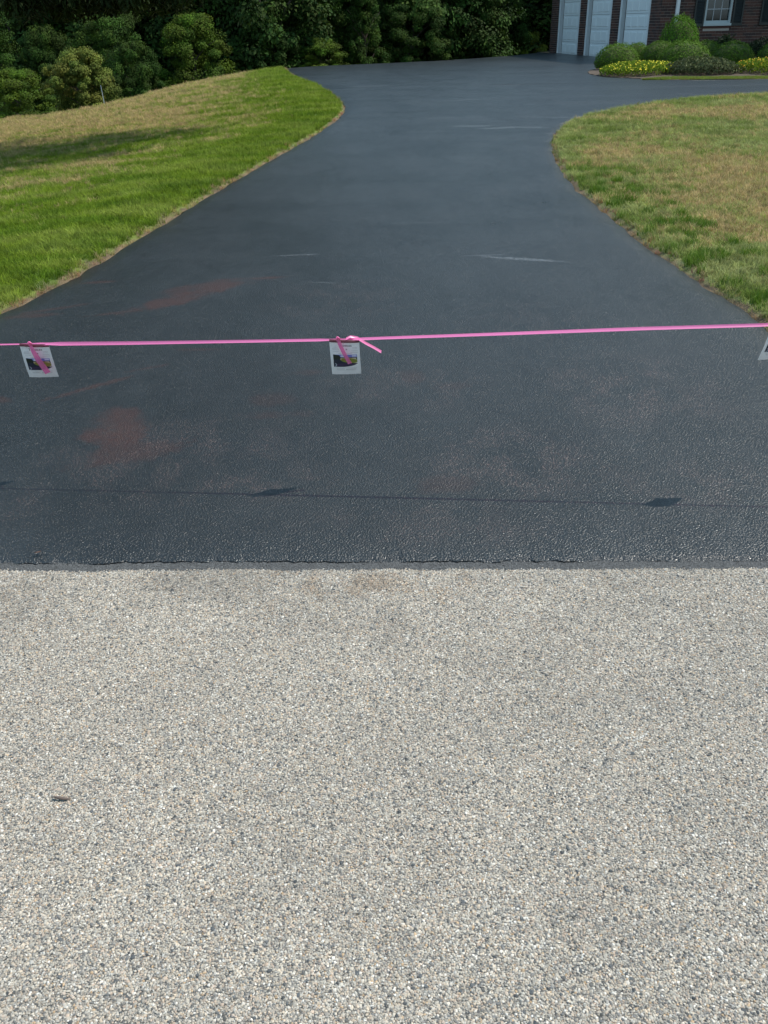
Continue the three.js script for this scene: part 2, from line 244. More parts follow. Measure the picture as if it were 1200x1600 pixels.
function grassColor(X, D, left, r) {
  const dry = left ? dryL(X, D) : dryR(X, D), n = fbm(X * 0.7 - 20, D * 1.9, 4) * 1.5;
  let g = left ? mix3(mix3(GREEN, LUSH, clamp(0.4 + n)), PALE, clamp(0.9 * fbm(X * 0.5 + 7, D * 1.3, 4) + 0.08)) : mix3(mix3(GREEN, LUSH, clamp(0.3 - n)), [0.33, 0.35, 0.13], clamp(0.72 + 0.7 * n));
  const t = sm(0.15, 0.85, dry);
  if (r !== undefined) { g = r < t * 0.85 ? (r < t * 0.3 ? [0.36, 0.31, 0.13] : TAN) : mix3(g, PALE, 0.5 * t); const v = 0.55 + 0.8 * ((r * 37) % 1); return g.map((c) => c * v); }
  return mix3(g, TAN, t * 0.85).map((c) => c * 0.7);
}
{
  const soil = (p, left) => { const D = -p[2], d = left ? XL(D) - p[0] : p[0] - XR(D), c = grassColor(p[0], D, left), k = 1 - sm(0.03, 0.09, d + 0.03 * n2(p[0] * 9, D * 9)); const v = 0.75 + 0.4 * n2(p[0] * 14, D * 14); return mix3(c, SOIL.map((s) => s * v), k); };
  const dist = [0.004, 0.02, 0.04, 0.065, 0.1, 0.15, 0.22, 0.3]; for (let d = 0.45; d < 11; d += 0.22) dist.push(d); dist.push(12, 14, 17, 21, 27);
  const gl = [], gr = [];
  for (let D = 2.45; D < 33.4; D += D < 12 ? 0.1 : 0.18) gl.push([...dist].reverse().map((d) => { const x = XL(D) + wob(D, 1) - d, Dq = Math.min(D, DF(x)); return [x, lawnL(x, Dq) + 0.012 * n2b(x * 6, Dq * 6) * sm(0.02, 0.3, d), -Dq]; }));
  for (let D = 2.45; D < 19.6; D += D < 16 ? 0.1 : 0.03) gr.push(dist.map((d) => { const x = XR(D) + wob(D, 8) + d; return [x, lawnR(x, D) + 0.012 * n2b(x * 6, D * 6) * sm(0.02, 0.3, d), -D]; }));
  const bumpy = dataTex(512, 512, (x, y) => { const v = 0.5 + 0.5 * n2(x * 0.21, y * 0.21); return [v, v, v]; });
  const m = std({ vertexColors: true, roughness: 1, bumpMap: bumpy, bumpScale: 0.01 });
  structure('lawn', sheet(gl, (p) => soil(p, true)), m, 'lawn on the left sloping away from the driveway');
  structure('lawn', sheet(gr, (p) => soil(p, false)), m, 'dry patchy lawn on the right of the driveway');
}
function tuft(seed, blades, w, h) {
  const r = mulberry(seed), pos = [], idx = [];
  for (let b = 0; b < blades; b++) {
    const a = r() * 6.283, rad = Math.sqrt(r()) * 0.03, bx = Math.cos(a) * rad, bz = Math.sin(a) * rad, dir = r() * 6.283, lean = 0.2 + 0.9 * r(), H = h * (0.55 + 0.6 * r()), ww = w * (0.7 + 0.6 * r()), sx = -Math.sin(dir), sz = Math.cos(dir), o = pos.length / 3;
    for (let k = 0; k <= 2; k++) { const t = k / 2, y = H * t * (1 - 0.25 * lean * t), f = H * lean * t * t * 0.9, q = ww * (1 - t * 0.75) / 2; pos.push(bx + Math.cos(dir) * f - sx * q, y, bz + Math.sin(dir) * f - sz * q, bx + Math.cos(dir) * f + sx * q, y, bz + Math.sin(dir) * f + sz * q); }
    for (let k = 0; k < 2; k++) { const i = o + k * 2; idx.push(i, i + 1, i + 2, i + 1, i + 3, i + 2); }
  }
  const g = new THREE.BufferGeometry(); g.setAttribute('position', new THREE.Float32BufferAttribute(pos, 3)); g.setIndex(idx); g.computeVertexNormals(); return g;
}
const bladeMat = new THREE.MeshPhysicalMaterial({ roughness: 0.85, specularIntensity: 0.15, side: THREE.DoubleSide, transmission: 0.4, thickness: 0 });
function scatter(name, label, list, seed, mat = bladeMat) { // list of [x, y, z, scale, color, tall]
  const kinds = [tuft(seed, 18, 0.0040, 0.044), tuft(seed + 1, 16, 0.0044, 0.040), tuft(seed + 2, 20, 0.0038, 0.048)], sets = [[], [], []], r = mulberry(seed + 9);
  list.forEach((q) => sets[(r() * 3) | 0].push(q));
  const M = new THREE.Matrix4(), Q = new THREE.Quaternion(), P = new THREE.Vector3(), S = new THREE.Vector3(), E = new THREE.Euler(), c = new THREE.Color();
  kinds.forEach((g, k) => {
    const im = shade(new THREE.InstancedMesh(g, mat, sets[k].length)); im.name = numbered(name);
    sets[k].forEach(([x, y, z, s, col, tall = 1], i) => { im.setMatrixAt(i, M.compose(P.set(x, y, z), Q.setFromEuler(E.set((r() - 0.5) * 0.3, r() * 6.283, (r() - 0.5) * 0.3)), S.set(s, s * tall, s))); im.setColorAt(i, c.setRGB(...col)); });
    tag(im, label, 'grass', null, 'stuff'); scene.add(im);
  });
}
{
  const r = mulberry(404), L = [], G = [];
  const halfW = (D) => 0.46 * Math.hypot(D, 1.2) + 1.0;
  for (let D = 3.2; D < 33; D += 0.018 + 0.0014 * D) {
    const step = 0.031 + 0.0026 * D, s0 = 0.85 + 0.035 * D;
    for (let d = 0.035; ; d += step * (0.6 + 0.8 * r())) {
      const q = D + (r() - 0.5) * 0.06, x = XL(q) + wob(q, 1) - d; if (x < -halfW(D) - 0.8) break;
      if (q > DF(x) - 0.02) continue;
      const edge = 1 - sm(0.03, 0.09, d); if (edge > 0.2 && r() < edge * 0.75) continue;
      let c = grassColor(x, q, true, r()); if (edge > 0.1 && r() < 0.75) c = TAN.map((v) => v * (0.6 + 0.4 * r()));
      L.push([x, lawnL(x, q) - 0.004, -q, s0 * (0.7 + 0.6 * r()), c, 1 - 0.3 * edge]);
    }
  }
  for (let D = 3.0; D < 19.3; D += 0.018 + 0.0013 * D) {
    const step = 0.031 + 0.0026 * D, s0 = 0.85 + 0.035 * D;
    for (let d = 0.03; d < 14; d += step * (0.6 + 0.8 * r())) {
      const q = D + (r() - 0.5) * 0.06 * sm(19, 17, D), x = XR(q) + wob(q, 8) + d; if (x > halfW(D) + 0.9) break;
      const edge = 1 - sm(0.03, 0.11, d); if (edge > 0.2 && r() < edge * 0.8) continue;
      let c = grassColor(x, q, false, r()), tall = 1; if (edge > 0.25 && r() < 0.5) c = TAN.map((v) => v * (0.45 + 0.4 * r()));
      const clump = sm(0.25, 0.6, n2b(x * 2.6, q * 2.6)) * (1 - sm(0.25, 1.1, d)) * (1 - sm(9, 12, q)); if (clump > 0.3 && edge < 0.5) { tall = 1 + 0.7 * clump; if (r() < 0.8) c = mix3(LUSH, [0.13, 0.22, 0.04], r()); }
      G.push([x, lawnR(x, q) - 0.004, -q, s0 * (0.7 + 0.6 * r()), c, tall]);
    }
  }
  scatter('lawn_grass', 'mown grass of the left lawn, green along the driveway and straw coloured at the crest', L, 61);
  scatter('lawn_grass', 'coarse half dried grass of the right lawn', G, 71);
  console.log('tufts', L.length, G.length);
}

// ---------------------------------------------------------------- house: brick garage and gable front
const hx = 9.13, hy = 0.29, hz = -32, hturn = Math.atan2(0.1251, 0.9921);
{
  const house = thing('brick_house', 'dark brick house with three white garage doors and a shuttered window', 'house', hx, hy, hz, hturn);
  const white = std({ color: lin(0.66, 0.68, 0.68), roughness: 0.55 }), shadedSash = std({ color: lin(0.40, 0.45, 0.45), roughness: 0.6 }), doorMat = std({ color: lin(0.74, 0.78, 0.78), roughness: 0.45 });  // window trim is white darkened to blue-grey, eave shade put into the colour
  const mortar = std({ color: lin(0.36, 0.32, 0.28), roughness: 0.95 });
  const brickCols = [[0.075, 0.034, 0.026], [0.055, 0.027, 0.022], [0.095, 0.042, 0.030], [0.042, 0.025, 0.022]];
  const br = mulberry(3), brickMats = brickCols.map((c) => std({ color: lin(...c), roughness: 0.9 }));
  const C = 0.081, L = 0.203 + 0.010, T = 0.012; // course, stretcher pitch, brick standing proud of the mortar
  const box = (x0, x1, y0, y1, z0, z1) => { const g = new THREE.BoxGeometry(x1 - x0, y1 - y0, z1 - z0); g.translate((x0 + x1) / 2, (y0 + y1) / 2, (z0 + z1) / 2); return g; };
  const H = 4.15, LEN = 11.55, FR = 11;
  const doors = [[0.83, 3.47], [4.32, 6.96], [7.80, 10.44]], dTop = 2.44, rec = 0.16;
  // garage wall, plane x = 0, running to -z; thickness inward (+x)
  const gw = [box(0, 0.3, dTop, H, -LEN, 0)];
  for (const [a, b] of [[0, 0.83], [3.47, 4.32], [6.96, 7.80], [10.44, LEN]]) gw.push(box(0, 0.3, -0.6, dTop, -b, -a));
  const garage = part('garage_wall', mergeGeometries(gw), mortar, house);
  const brickGeo = (w) => { const g = box(0, w, 0, C - 0.0105, 0, 0.05 + T); return g; };
  // bricks of the garage wall: too small here to pick apart, joined by tone
  const inDoor = (s0, s1, y) => y < dTop - 0.01 && doors.some(([a, b]) => s1 > a + 0.001 && s0 < b - 0.001);
  const byTone = [[], [], [], []];
  for (let k = -3; k * C < H - C * 0.5; k++) {
    const y = k * C, off = (k & 1) ? L / 2 : 0;
    const spans = y < dTop - 0.03 ? [[0, 0.83], [3.47, 4.32], [6.96, 7.80], [10.44, LEN]] : [[0, LEN]];
    for (const [a, b] of spans) for (let s = a - off; s < b - 0.02; s += L) {
      const s0 = Math.max(a + 0.0, s), s1 = Math.min(b, s + L - 0.010); if (s1 - s0 < 0.03) continue;
      byTone[(br() * 4) | 0].push(box(-T - 0.002 * br(), 0.02, y + 0.005, y + C - 0.005, -s1, -s0));
    }
  }
  byTone.forEach((list, i) => { const m = part('brickwork', mergeGeometries(list), brickMats[i], garage); m.userData.kind = 'stuff'; });
  // doors
  for (const [a, b] of doors) {
    const d = new THREE.Group(); d.name = 'garage_door'; house.add(d);
    const casing = [box(0.002, rec, -0.02, dTop, -a - 0.035, -a), box(0.002, rec, -0.02, dTop, -b, -b + 0.035), box(0.002, rec, dTop - 0.05, dTop, -b + 0.035, -a - 0.035), box(-0.03, 0.004, -0.02, dTop + 0.09, -b - 0.0, -b + 0.11), box(-0.03, 0.004, -0.02, dTop + 0.09, -a - 0.11, -a + 0.0), box(-0.03, 0.004, dTop - 0.02, dTop + 0.09, -b + 0.11, -a - 0.11)];
    part('door_frame', mergeGeometries(casing), white, d);
    const z0 = -b + 0.11, z1 = -a - 0.11, n = 5, hs = (dTop - 0.05) / n;
    for (let k = 0; k < n; k++) {
      const y0 = k * hs + 0.004, y1 = (k + 1) * hs - 0.006, gs = [box(rec - 0.01, rec + 0.04, y0, y1, z0, z1)];
      for (let p = 0; p < 4; p++) { // raised long panels
        const w = (z1 - z0) / 4, s = new THREE.Shape(), x0 = z0 + p * w + 0.07, x1 = z0 + (p + 1) * w - 0.07; s.moveTo(x0, y0 + 0.09); s.lineTo(x1, y0 + 0.09); s.lineTo(x1, y1 - 0.09); s.lineTo(x0, y1 - 0.09);
        const g = new THREE.ExtrudeGeometry(s, { depth: 0.003, bevelEnabled: true, bevelSize: 0.022, bevelThickness: 0.011, bevelSegments: 1, steps: 1 }); g.rotateY(-Math.PI / 2); g.translate(rec - 0.0105, 0, 0);
        const gi = g.index ? g : g; gs.push(gi);
      }
      part('door_panel', mergeGeometries(gs.map((g) => { const q = g.index ? g.toNonIndexed() : g; q.deleteAttribute('uv'); return q; })), doorMat, d);
    }
    const lintel = []; for (let s = a - 0.08; s < b + 0.06; s += 0.0765) lintel.push(box(-T - 0.003, 0.02, dTop + 0.093, dTop + 0.29, -s - 0.066, -s));
    part('lintel', mergeGeometries(lintel), brickMats[0], d);
  }
  // front wall, plane z = 0, x from 0
  const win = [[1.47, 2.37], [3.72, 4.62]], wy0 = 1.03, wy1 = 2.62;
  const fw = [box(0.3, 1.47, -0.6, H, -0.3, 0), box(2.37, 3.72, -0.6, H, -0.3, 0), box(4.62, FR, -0.6, H, -0.3, 0)];
  for (const [a, b] of win) fw.push(box(a, b, -0.6, wy0, -0.3, 0), box(a, b, wy1, H, -0.3, 0));
  fw.push(box(0.001, 0.3, -0.6, H, -0.299, -0.001));
  const front = part('front_wall', mergeGeometries(fw), mortar, house);
  const bFull = [0, 1, 2].map(() => null), geoCache = new Map();
  const bg = (w) => { const key = w.toFixed(3); if (!geoCache.has(key)) geoCache.set(key, box(0, w, 0, C - 0.010, -0.02, T)); return geoCache.get(key); };
  const rest = [[], [], [], []]; let single = 0;
  for (let k = -3; k * C < H - C * 0.5; k++) {
    const y = k * C + 0.005, off = (k & 1) ? L / 2 : 0;
    for (let s = -off; s < FR; s += L) {
      let s0 = Math.max(0, s), s1 = Math.min(FR, s + L - 0.01);
      for (const [a, b] of win) if (y + C > wy0 - 0.07 && y < wy1 + 0.02) { if (s0 >= a - 0.001 && s1 <= b + 0.001) s1 = s0; else if (s0 < a && s1 > a) s1 = a; else if (s0 < b && s1 > b) s0 = b; }
      if (s1 - s0 < 0.03) continue;
      const t = (br() * 4) | 0, out = 0.003 * br(), seen = y > 0.25 && y < 1.75 && s0 < 3.95;
      if (seen && single < 290) { const m = part('brick', bg(s1 - s0), brickMats[t], front); m.position.set(s0, y, out - 0.001); single++; }
      else { const g = box(s0, s1, y, y + C - 0.010, -0.02, T + out); rest[t].push(g); }
    }
  }
  rest.forEach((list, i) => { const m = part('brickwork', mergeGeometries(list), brickMats[i], front); m.userData.kind = 'stuff'; });
  const shutterMat = std({ color: lin(0.012, 0.017, 0.016), roughness: 0.5 }), glass = new THREE.MeshPhysicalMaterial({ color: lin(0.38, 0.45, 0.50), roughness: 0.03, transmission: 1, thickness: 0 });
  for (const [a, b] of win) {
    const w = new THREE.Group(); w.name = 'window'; house.add(w);
    const f = [box(a, a + 0.06, wy0 + 0.07, wy1, -0.10, 0.012), box(b - 0.06, b, wy0 + 0.07, wy1, -0.10, 0.012), box(a + 0.06, b - 0.06, wy1 - 0.06, wy1, -0.10, 0.012), box(a + 0.06, b - 0.06, wy0 + 0.07, wy0 + 0.15, -0.09, -0.02), box(a + 0.06, b - 0.06, 1.83, 1.88, -0.09, -0.02)];
    part('window_frame', mergeGeometries(f), shadedSash, w);
    part('sill', box(a - 0.03, b + 0.03, wy0, wy0 + 0.07, -0.09, 0.05), shadedSash, w);
    const mu = []; for (let i = 1; i < 3; i++) { const x = lerp(a + 0.06, b - 0.06, i / 3); mu.push(box(x - 0.009, x + 0.009, wy0 + 0.15, 1.83, -0.075, -0.058), box(x - 0.009, x + 0.009, 1.88, wy1 - 0.06, -0.075, -0.058)); }
    for (const y of [1.5, 2.22]) mu.push(box(a + 0.06, b - 0.06, y - 0.009, y + 0.009, -0.0745, -0.0575));
    part('muntin', mergeGeometries(mu), std({ color: lin(0.4, 0.42, 0.44), roughness: 0.6 }), w);
    part('pane', box(a + 0.05, b - 0.05, wy0 + 0.12, wy1 - 0.05, -0.066, -0.062), glass, w);
    const row = []; for (let s = a - 0.02; s < b + 0.0; s += 0.0765) row.push(box(s, s + 0.066, wy0 - 0.068, wy0 - 0.003, -0.02, T + 0.012));
    part('sill_bricks', mergeGeometries(row), brickMats[0], w);
    for (const [x0, x1] of [[a - 0.37, a - 0.02], [b + 0.03, b + 0.38]]) {
      const sh = [box(x0, x0 + 0.05, 1.02, wy1, 0.002 + T, 0.045 + T), box(x1 - 0.05, x1, 1.02, wy1, 0.002 + T, 0.045 + T), box(x0 + 0.05, x1 - 0.05, 1.02, 1.1, 0.004 + T, 0.043 + T), box(x0 + 0.05, x1 - 0.05, wy1 - 0.07, wy1, 0.004 + T, 0.043 + T), box(x0 + 0.05, x1 - 0.05, 1.8, 1.87, 0.004 + T, 0.043 + T)];
      const s = part('shutter', mergeGeometries(sh), shutterMat, house);
      const sl = []; for (let y = 1.11; y < wy1 - 0.08; y += 0.042) { if (y > 1.77 && y < 1.88) continue; const g = new THREE.BoxGeometry(x1 - x0 - 0.1, 0.042, 0.008); g.rotateX(-0.6); g.translate((x0 + x1) / 2, y + 0.015, 0.026 + T); sl.push(g); }
      part('shutter_slats', mergeGeometries(sl), shutterMat, s);
    }
  }
  // downspout at the corner
  const ds = [box(0.45, 0.55, 0.15, 4.0, 0.03 + T, 0.11 + T), box(0.45, 0.55, 0.02, 0.14, 0.03 + T, 0.2 + T), box(0.44, 0.56, 1.2, 1.23, 0.013 + T, 0.113 + T)];
  part('downspout', mergeGeometries(ds), white, house);
  // back, floor, roof: closed so that the rooms stay dark
  part('rear_wall', mergeGeometries([box(FR - 0.3, FR, -0.6, H, -LEN + 0.3, -0.3), box(0.3, FR, -0.6, H, -LEN, -LEN + 0.3)]), mortar, house);
  part('inside_floor', box(0.3, FR - 0.3, -0.3, -0.02, -LEN + 0.3, -0.3), std({ color: lin(0.1, 0.09, 0.08), roughness: 0.9 }), house);
  const o = 0.42, e = H + 0.02, roof = new THREE.BufferGeometry(), rp = [[-o, e, o], [FR + o, e, o], [FR + o, e, -LEN - o], [-o, e, -LEN - o], [4.5, e + 3.6, -5.2], [FR - 4.5, e + 3.6, -5.2], [4.5, e + 3.6, -LEN + 5.2], [FR - 4.5, e + 3.6, -LEN + 5.2]];
  roof.setAttribute('position', new THREE.Float32BufferAttribute(rp.flat(), 3)); roof.setIndex([0, 1, 5, 0, 5, 4, 1, 2, 7, 1, 7, 5, 2, 3, 6, 2, 6, 7, 3, 0, 4, 3, 4, 6, 4, 5, 7, 4, 7, 6, 0, 2, 1, 0, 3, 2]); roof.computeVertexNormals();
  const rf = part('roof', roof.toNonIndexed(), std({ color: lin(0.07, 0.065, 0.06), roughness: 0.95, flatShading: true }), house);
  part('fascia', mergeGeometries([box(-o - 0.02, FR + o, H - 0.14, H + 0.03, o, o + 0.02), box(-o - 0.02, -o, H - 0.14, H + 0.03, -LEN - o, o)]), white, rf);
}

// ---------------------------------------------------------------- planting bed in front of the house
const bedH = (X, D) => hd(D) + 0.02 + 0.07 * sm(22.6, 25.5, D) * sm(0, 0.9, X - interp(BED, D, 1, 0));
{
  const g = []; for (let D = 22.52; D < 31.95; D += 0.15) { const a = interp(BED, D, 1, 0), row = []; for (let j = 0; j <= 40; j++) { const x = lerp(a, 20, (j / 40) ** 1.5); row.push([x, bedH(x, D) + 0.012 * n2(x * 5, D * 5), -D]); } g.push(row); }
  const m = part('mulch_bed', sheet(g, (p) => { const v = 0.6 + 0.5 * (0.5 + 0.5 * n2(p[0] * 11, p[2] * 11)); return [0.085 * v, 0.058 * v, 0.038 * v]; }), std({ vertexColors: true, roughness: 1 })); m.userData.kind = 'structure'; m.userData.label = 'mulched planting bed in front of the house';
  const r = mulberry(17), list = [];
  for (let i = 0; i < 5200; i++) { const x = 6.35 + 6.9 * r(), D0 = interp([[6.7, 23.05], [7.68, 22.75], [9.3, 22.52], [14, 22.52]], x), D = D0 + 0.02 + 0.62 * r() * sm(6.1, 7.2, x); list.push([x, bedH(x, D) - 0.01, -D, 0.8 + 0.4 * r(), mix3(GREEN, [0.24, 0.27, 0.07], r()).map((v) => v * (0.7 + 0.4 * r()))]); }
  scatter('strip_grass', 'narrow strip of green grass between the planting bed and the driveway', list, 83);
}
// leaf masses: each leaf a small folded quad
function leaves(list) { // [x, y, z, nx, ny, nz, size, r, g, b, aspect]
  const n = list.length, pos = new Float32Array(n * 12), col = new Float32Array(n * 12), nor = new Float32Array(n * 12), idx = new Uint32Array(n * 6), A = new THREE.Vector3(), B = new THREE.Vector3(), N = new THREE.Vector3(), T = new THREE.Vector3();
  list.forEach((q, i) => {
    N.set(q[3], q[4], q[5]).normalize(); T.set(rnd() - 0.5, rnd() - 0.5, rnd() - 0.5); if (q[11]) T.set(rnd() * 0.6 - 0.3, -1, rnd() * 0.6 - 0.3);
    A.crossVectors(N, T).normalize(); B.crossVectors(A, N).normalize(); const s = q[6], w = s * (q[10] ?? 0.55), k = 0.18 * s;
    const v = [[-s * 0.5, 0, 0], [0, -w * 0.5, k], [s * 0.5, 0, -k * 0.3], [0, w * 0.5, k]];
    v.forEach((p, j) => { const o = i * 12 + j * 3; for (const [a, f] of [[0, 'x'], [1, 'y'], [2, 'z']]) { pos[o + a] = q[a] + B[f] * p[0] + A[f] * p[1] + N[f] * p[2]; } col[o] = q[7]; col[o + 1] = q[8]; col[o + 2] = q[9]; nor[o] = N.x; nor[o + 1] = N.y; nor[o + 2] = N.z; });
    idx.set([i * 4, i * 4 + 1, i * 4 + 2, i * 4, i * 4 + 2, i * 4 + 3], i * 6);
  });
  const g = new THREE.BufferGeometry(); g.setAttribute('position', new THREE.BufferAttribute(pos, 3)); g.setAttribute('color', new THREE.BufferAttribute(col, 3)); g.setAttribute('normal', new THREE.BufferAttribute(nor, 3)); g.setIndex(new THREE.BufferAttribute(idx, 1)); return g.toNonIndexed ? (g.computeVertexNormals(), g) : g;
}
const leafMat = new THREE.MeshPhysicalMaterial({ vertexColors: true, roughness: 0.8, specularIntensity: 0.25, side: THREE.DoubleSide, transmission: 0.3, thickness: 0 });
const bark = std({ color: lin(0.09, 0.07, 0.052), roughness: 0.95 }), twigCore = std({ color: lin(0.06, 0.075, 0.02), roughness: 1 });
const ball = () => { const u = rr(-1, 1), a = rr(0, 6.2832), s = Math.sqrt(1 - u * u); return [s * Math.cos(a), u, s * Math.sin(a)]; };
const bullet = (y) => { y = clamp(y, 0, 0.999); return Math.min(1.9, Math.sqrt((1 - Math.pow(y, 3)) / (1 - y * y))) * (1 - 0.22 * y); };
// clipped boxwood: unit dome, radius 1, from y = 0
function boxwood(count, size, tone, cone = 0) {
  const list = [];
  for (let i = 0; i < count; i++) {
    const [x, y, z] = ball(), yy = y < -0.35 ? -0.35 * rnd() : y, bumps = 1 + 0.05 * n2(x * 3 + z, yy * 3 + z * 2) - 0.09 * rnd() * rnd() + 0.09 * Math.pow(rnd(), 7) + 0.03 * n2(x * 8 + 5, yy * 8 + z * 7), taper = cone ? bullet(yy) : 1, v = 0.65 + 0.7 * rnd();
    list.push([x * bumps * taper, (yy + 0.35) * bumps / 1.35, z * bumps * taper, x + 1.1 * (rnd() - 0.5), yy + 0.3 + 1.1 * (rnd() - 0.5), z + 1.1 * (rnd() - 0.5), size * (0.7 + 0.6 * rnd()), tone[0] * v, tone[1] * v, tone[2] * v, 0.6]);
  }
  return leaves(list);
}
function domeCore(cone) { const g = new THREE.IcosahedronGeometry(0.88, 3), p = g.attributes.position; for (let i = 0; i < p.count; i++) { const y = Math.max(-0.35, p.getY(i)); const t = cone ? bullet(y / 0.88) : 1; p.setXYZ(i, p.getX(i) * t, (y + 0.35) / 1.35, p.getZ(i) * t); } g.computeVertexNormals(); return g; }
{
  const tone = [0.088, 0.165, 0.013], f1 = boxwood(8200, 0.062, tone), f2 = boxwood(8200, 0.062, tone.map((v) => v * 0.85)), fc = boxwood(9500, 0.058, [0.085, 0.185, 0.012], 0.4), core = domeCore(0), coreC = domeCore(0.4);
  // x, D, radius, height, foliage, label
  const list = [
    [6.72, 27.3, 0.58, 0.86 - 0.30, f1, 'clipped round green shrub at the left end of the bed, behind the yellow flowers'],
    [7.97, 30.0, 0.42, 0.84 - 0.33, f1, 'small clipped shrub half hidden behind the leftmost round shrub'],
    [8.27, 28.6, 0.54, 0.90 - 0.34, f2, 'clipped round shrub directly left of and below the tall conical shrub'],
    [8.42, 26.8, 0.66, 0.90 - 0.30, f1, 'broad clipped round shrub standing behind the low feathery shrub'],
    [9.85, 29.3, 0.46, 0.87 - 0.33, f2, 'dark round shrub behind the broad shrub, under the window sill'],
    [10.02, 27.6, 0.57, 0.86 - 0.32, f2, 'clipped round shrub right of the low feathery shrub, behind the orange yellow flowers'],
    [11.24, 27.4, 0.56, 0.84 - 0.31, f1, 'clipped round shrub cut by the right edge of the photo'],
  ];
  let proto;
  for (const [x, D, rad, h, f, label] of list) {
    const t = thing('boxwood_shrub', label, 'shrub', x, bedH(x, D) - 0.02, -D, rnd() * 6, 'clipped round shrubs in front of the house');
    const a = part('foliage', f, leafMat, t), b = part('twigs', core, twigCore, t); a.scale.set(rad, h + 0.04, rad); b.scale.copy(a.scale);
    part('stem', new THREE.CylinderGeometry(0.04, 0.06, 0.2, 7).translate(0, 0.06, 0), bark, t);
  }
  const t = thing('conical_shrub', 'tall clipped dome shaped shrub at the house corner below the downspout', 'shrub', 9.08, bedH(9.08, 29.6) - 0.02, -29.6);
  const a = part('foliage', fc, leafMat, t), b = part('twigs', coreC, twigCore, t); a.scale.set(0.60, 1.22, 0.60); b.scale.copy(a.scale); part('stem', new THREE.CylinderGeometry(0.05, 0.07, 0.3, 7).translate(0, 0.1, 0), bark, t);
}
// loose shrubs: sprays of twigs with small leaves
function loose(count, R0, H0, size, tone, upright, seed) {
  const r = mulberry(seed), list = [];
  for (let i = 0; i < count; i++) {
    const a = r() * 6.283, q = Math.sqrt(r()), k = (r() * 60) | 0, tw = 0.25 * Math.sin(k * 12.9) , x = Math.cos(a) * q * R0, z = Math.sin(a) * q * R0 * 0.75, top = H0 * (1 - 0.55 * q * q) * (0.82 + 0.22 * n2(Math.cos(a) * q * 4, Math.sin(a) * q * 4)), y = top * (1 - Math.pow(r(), 2.2) * 0.9), v = 0.6 + 0.75 * r();
    list.push([x, y, z, x / R0 + (r() - 0.5) * 1.4, 0.5 + (r() - 0.5) * upright, z / R0 + (r() - 0.5) * 1.4, size * (0.6 + 0.8 * r()), tone[0] * v, tone[1] * v, tone[2] * v, 0.4]);
  }
  return leaves(list);
}
{
  const t = thing('spreading_shrub', 'low feathery grey green shrub at the front of the bed between the two flower patches', 'shrub', 8.08, bedH(8.08, 24.3), -24.3);
  part('foliage', loose(5200, 0.92, 0.40, 0.07, [0.115, 0.135, 0.055], 2, 5), leafMat, t); part('stem', new THREE.CylinderGeometry(0.02, 0.03, 0.16, 6).translate(0, 0.06, 0), bark, t);
  const d = thing('dark_shrub', 'dark loose shrub against the brick wall right of the window', 'shrub', 10.95, bedH(10.95, 31), -30.9);
  part('foliage', loose(2600, 0.5, 0.70, 0.09, [0.02, 0.04, 0.014], 2, 6), leafMat, d); part('stem', new THREE.CylinderGeometry(0.02, 0.03, 0.3, 6).translate(0, 0.1, 0), bark, d);
  const e = thing('dark_shrub', 'wide dark shrub against the wall behind the round shrubs at the right edge', 'shrub', 12.35, bedH(12.3, 31), -30.8);
  part('foliage', loose(4200, 1.0, 0.62, 0.09, [0.018, 0.034, 0.013], 2, 7), leafMat, e); part('stem', new THREE.CylinderGeometry(0.02, 0.03, 0.3, 6).translate(0, 0.1, 0), bark, e);
  function flowers(name, label, x, D, rx, rz, h, seed, yellow) {
    const r = mulberry(seed), lf = [], fl = [], o = thing(name, label, 'flowers', x, 0, -D); o.userData.kind = 'stuff';
    for (let i = 0; i < 5200; i++) { const a = r() * 6.283, q = Math.sqrt(r()), px = Math.cos(a) * q * rx, pz = Math.sin(a) * q * rz, g = bedH(x + px, D - pz), hh = h * (1 - 0.35 * q ** 4), v = 0.6 + 0.7 * r(), y = hh * (1 - r() * r() * 0.95); const c = mix3([0.12, 0.23, 0.02], [0.36, 0.40, 0.03], r() * 0.85); lf.push([px, g + y, pz, (r() - 0.5) * 2, 0.5 * r(), (r() - 0.5) * 2, 0.075 * (0.6 + 0.8 * r()), c[0] * v, c[1] * v, c[2] * v, 0.3]); }
    for (let i = 0; i < (yellow[0] > 0.7 ? 340 : 220); i++) { const a = r() * 6.283, q = Math.sqrt(r()), px = Math.cos(a) * q * rx, pz = Math.sin(a) * q * rz, g = bedH(x + px, D - pz), hh = h * (1 - 0.35 * q ** 4); const c = mix3([0.72, 0.56, 0.03], yellow, r()); fl.push([px, g + hh * (0.86 + 0.26 * r()), pz, (r() - 0.5), 0.6, 0.6 * r() + 0.2, 0.042 * (0.6 + 0.6 * r()), c[0], c[1], c[2], 0.9]); }
    part('flower_leaves', leaves(lf), leafMat, o).userData.kind = 'stuff'; part('blossoms', leaves(fl), leafMat, o).userData.kind = 'stuff';
  }
  flowers('yellow_flowers', 'patch of bright yellow flowers at the left tip of the planting bed', 6.72, 24.85, 1.0, 0.95, 0.22, 21, [0.80, 0.70, 0.08]);
  flowers('yellow_flowers', 'patch of orange yellow flowers at the right end of the bed', 9.95, 24.2, 1.0, 0.8, 0.28, 22, [0.60, 0.26, 0.03]);
}

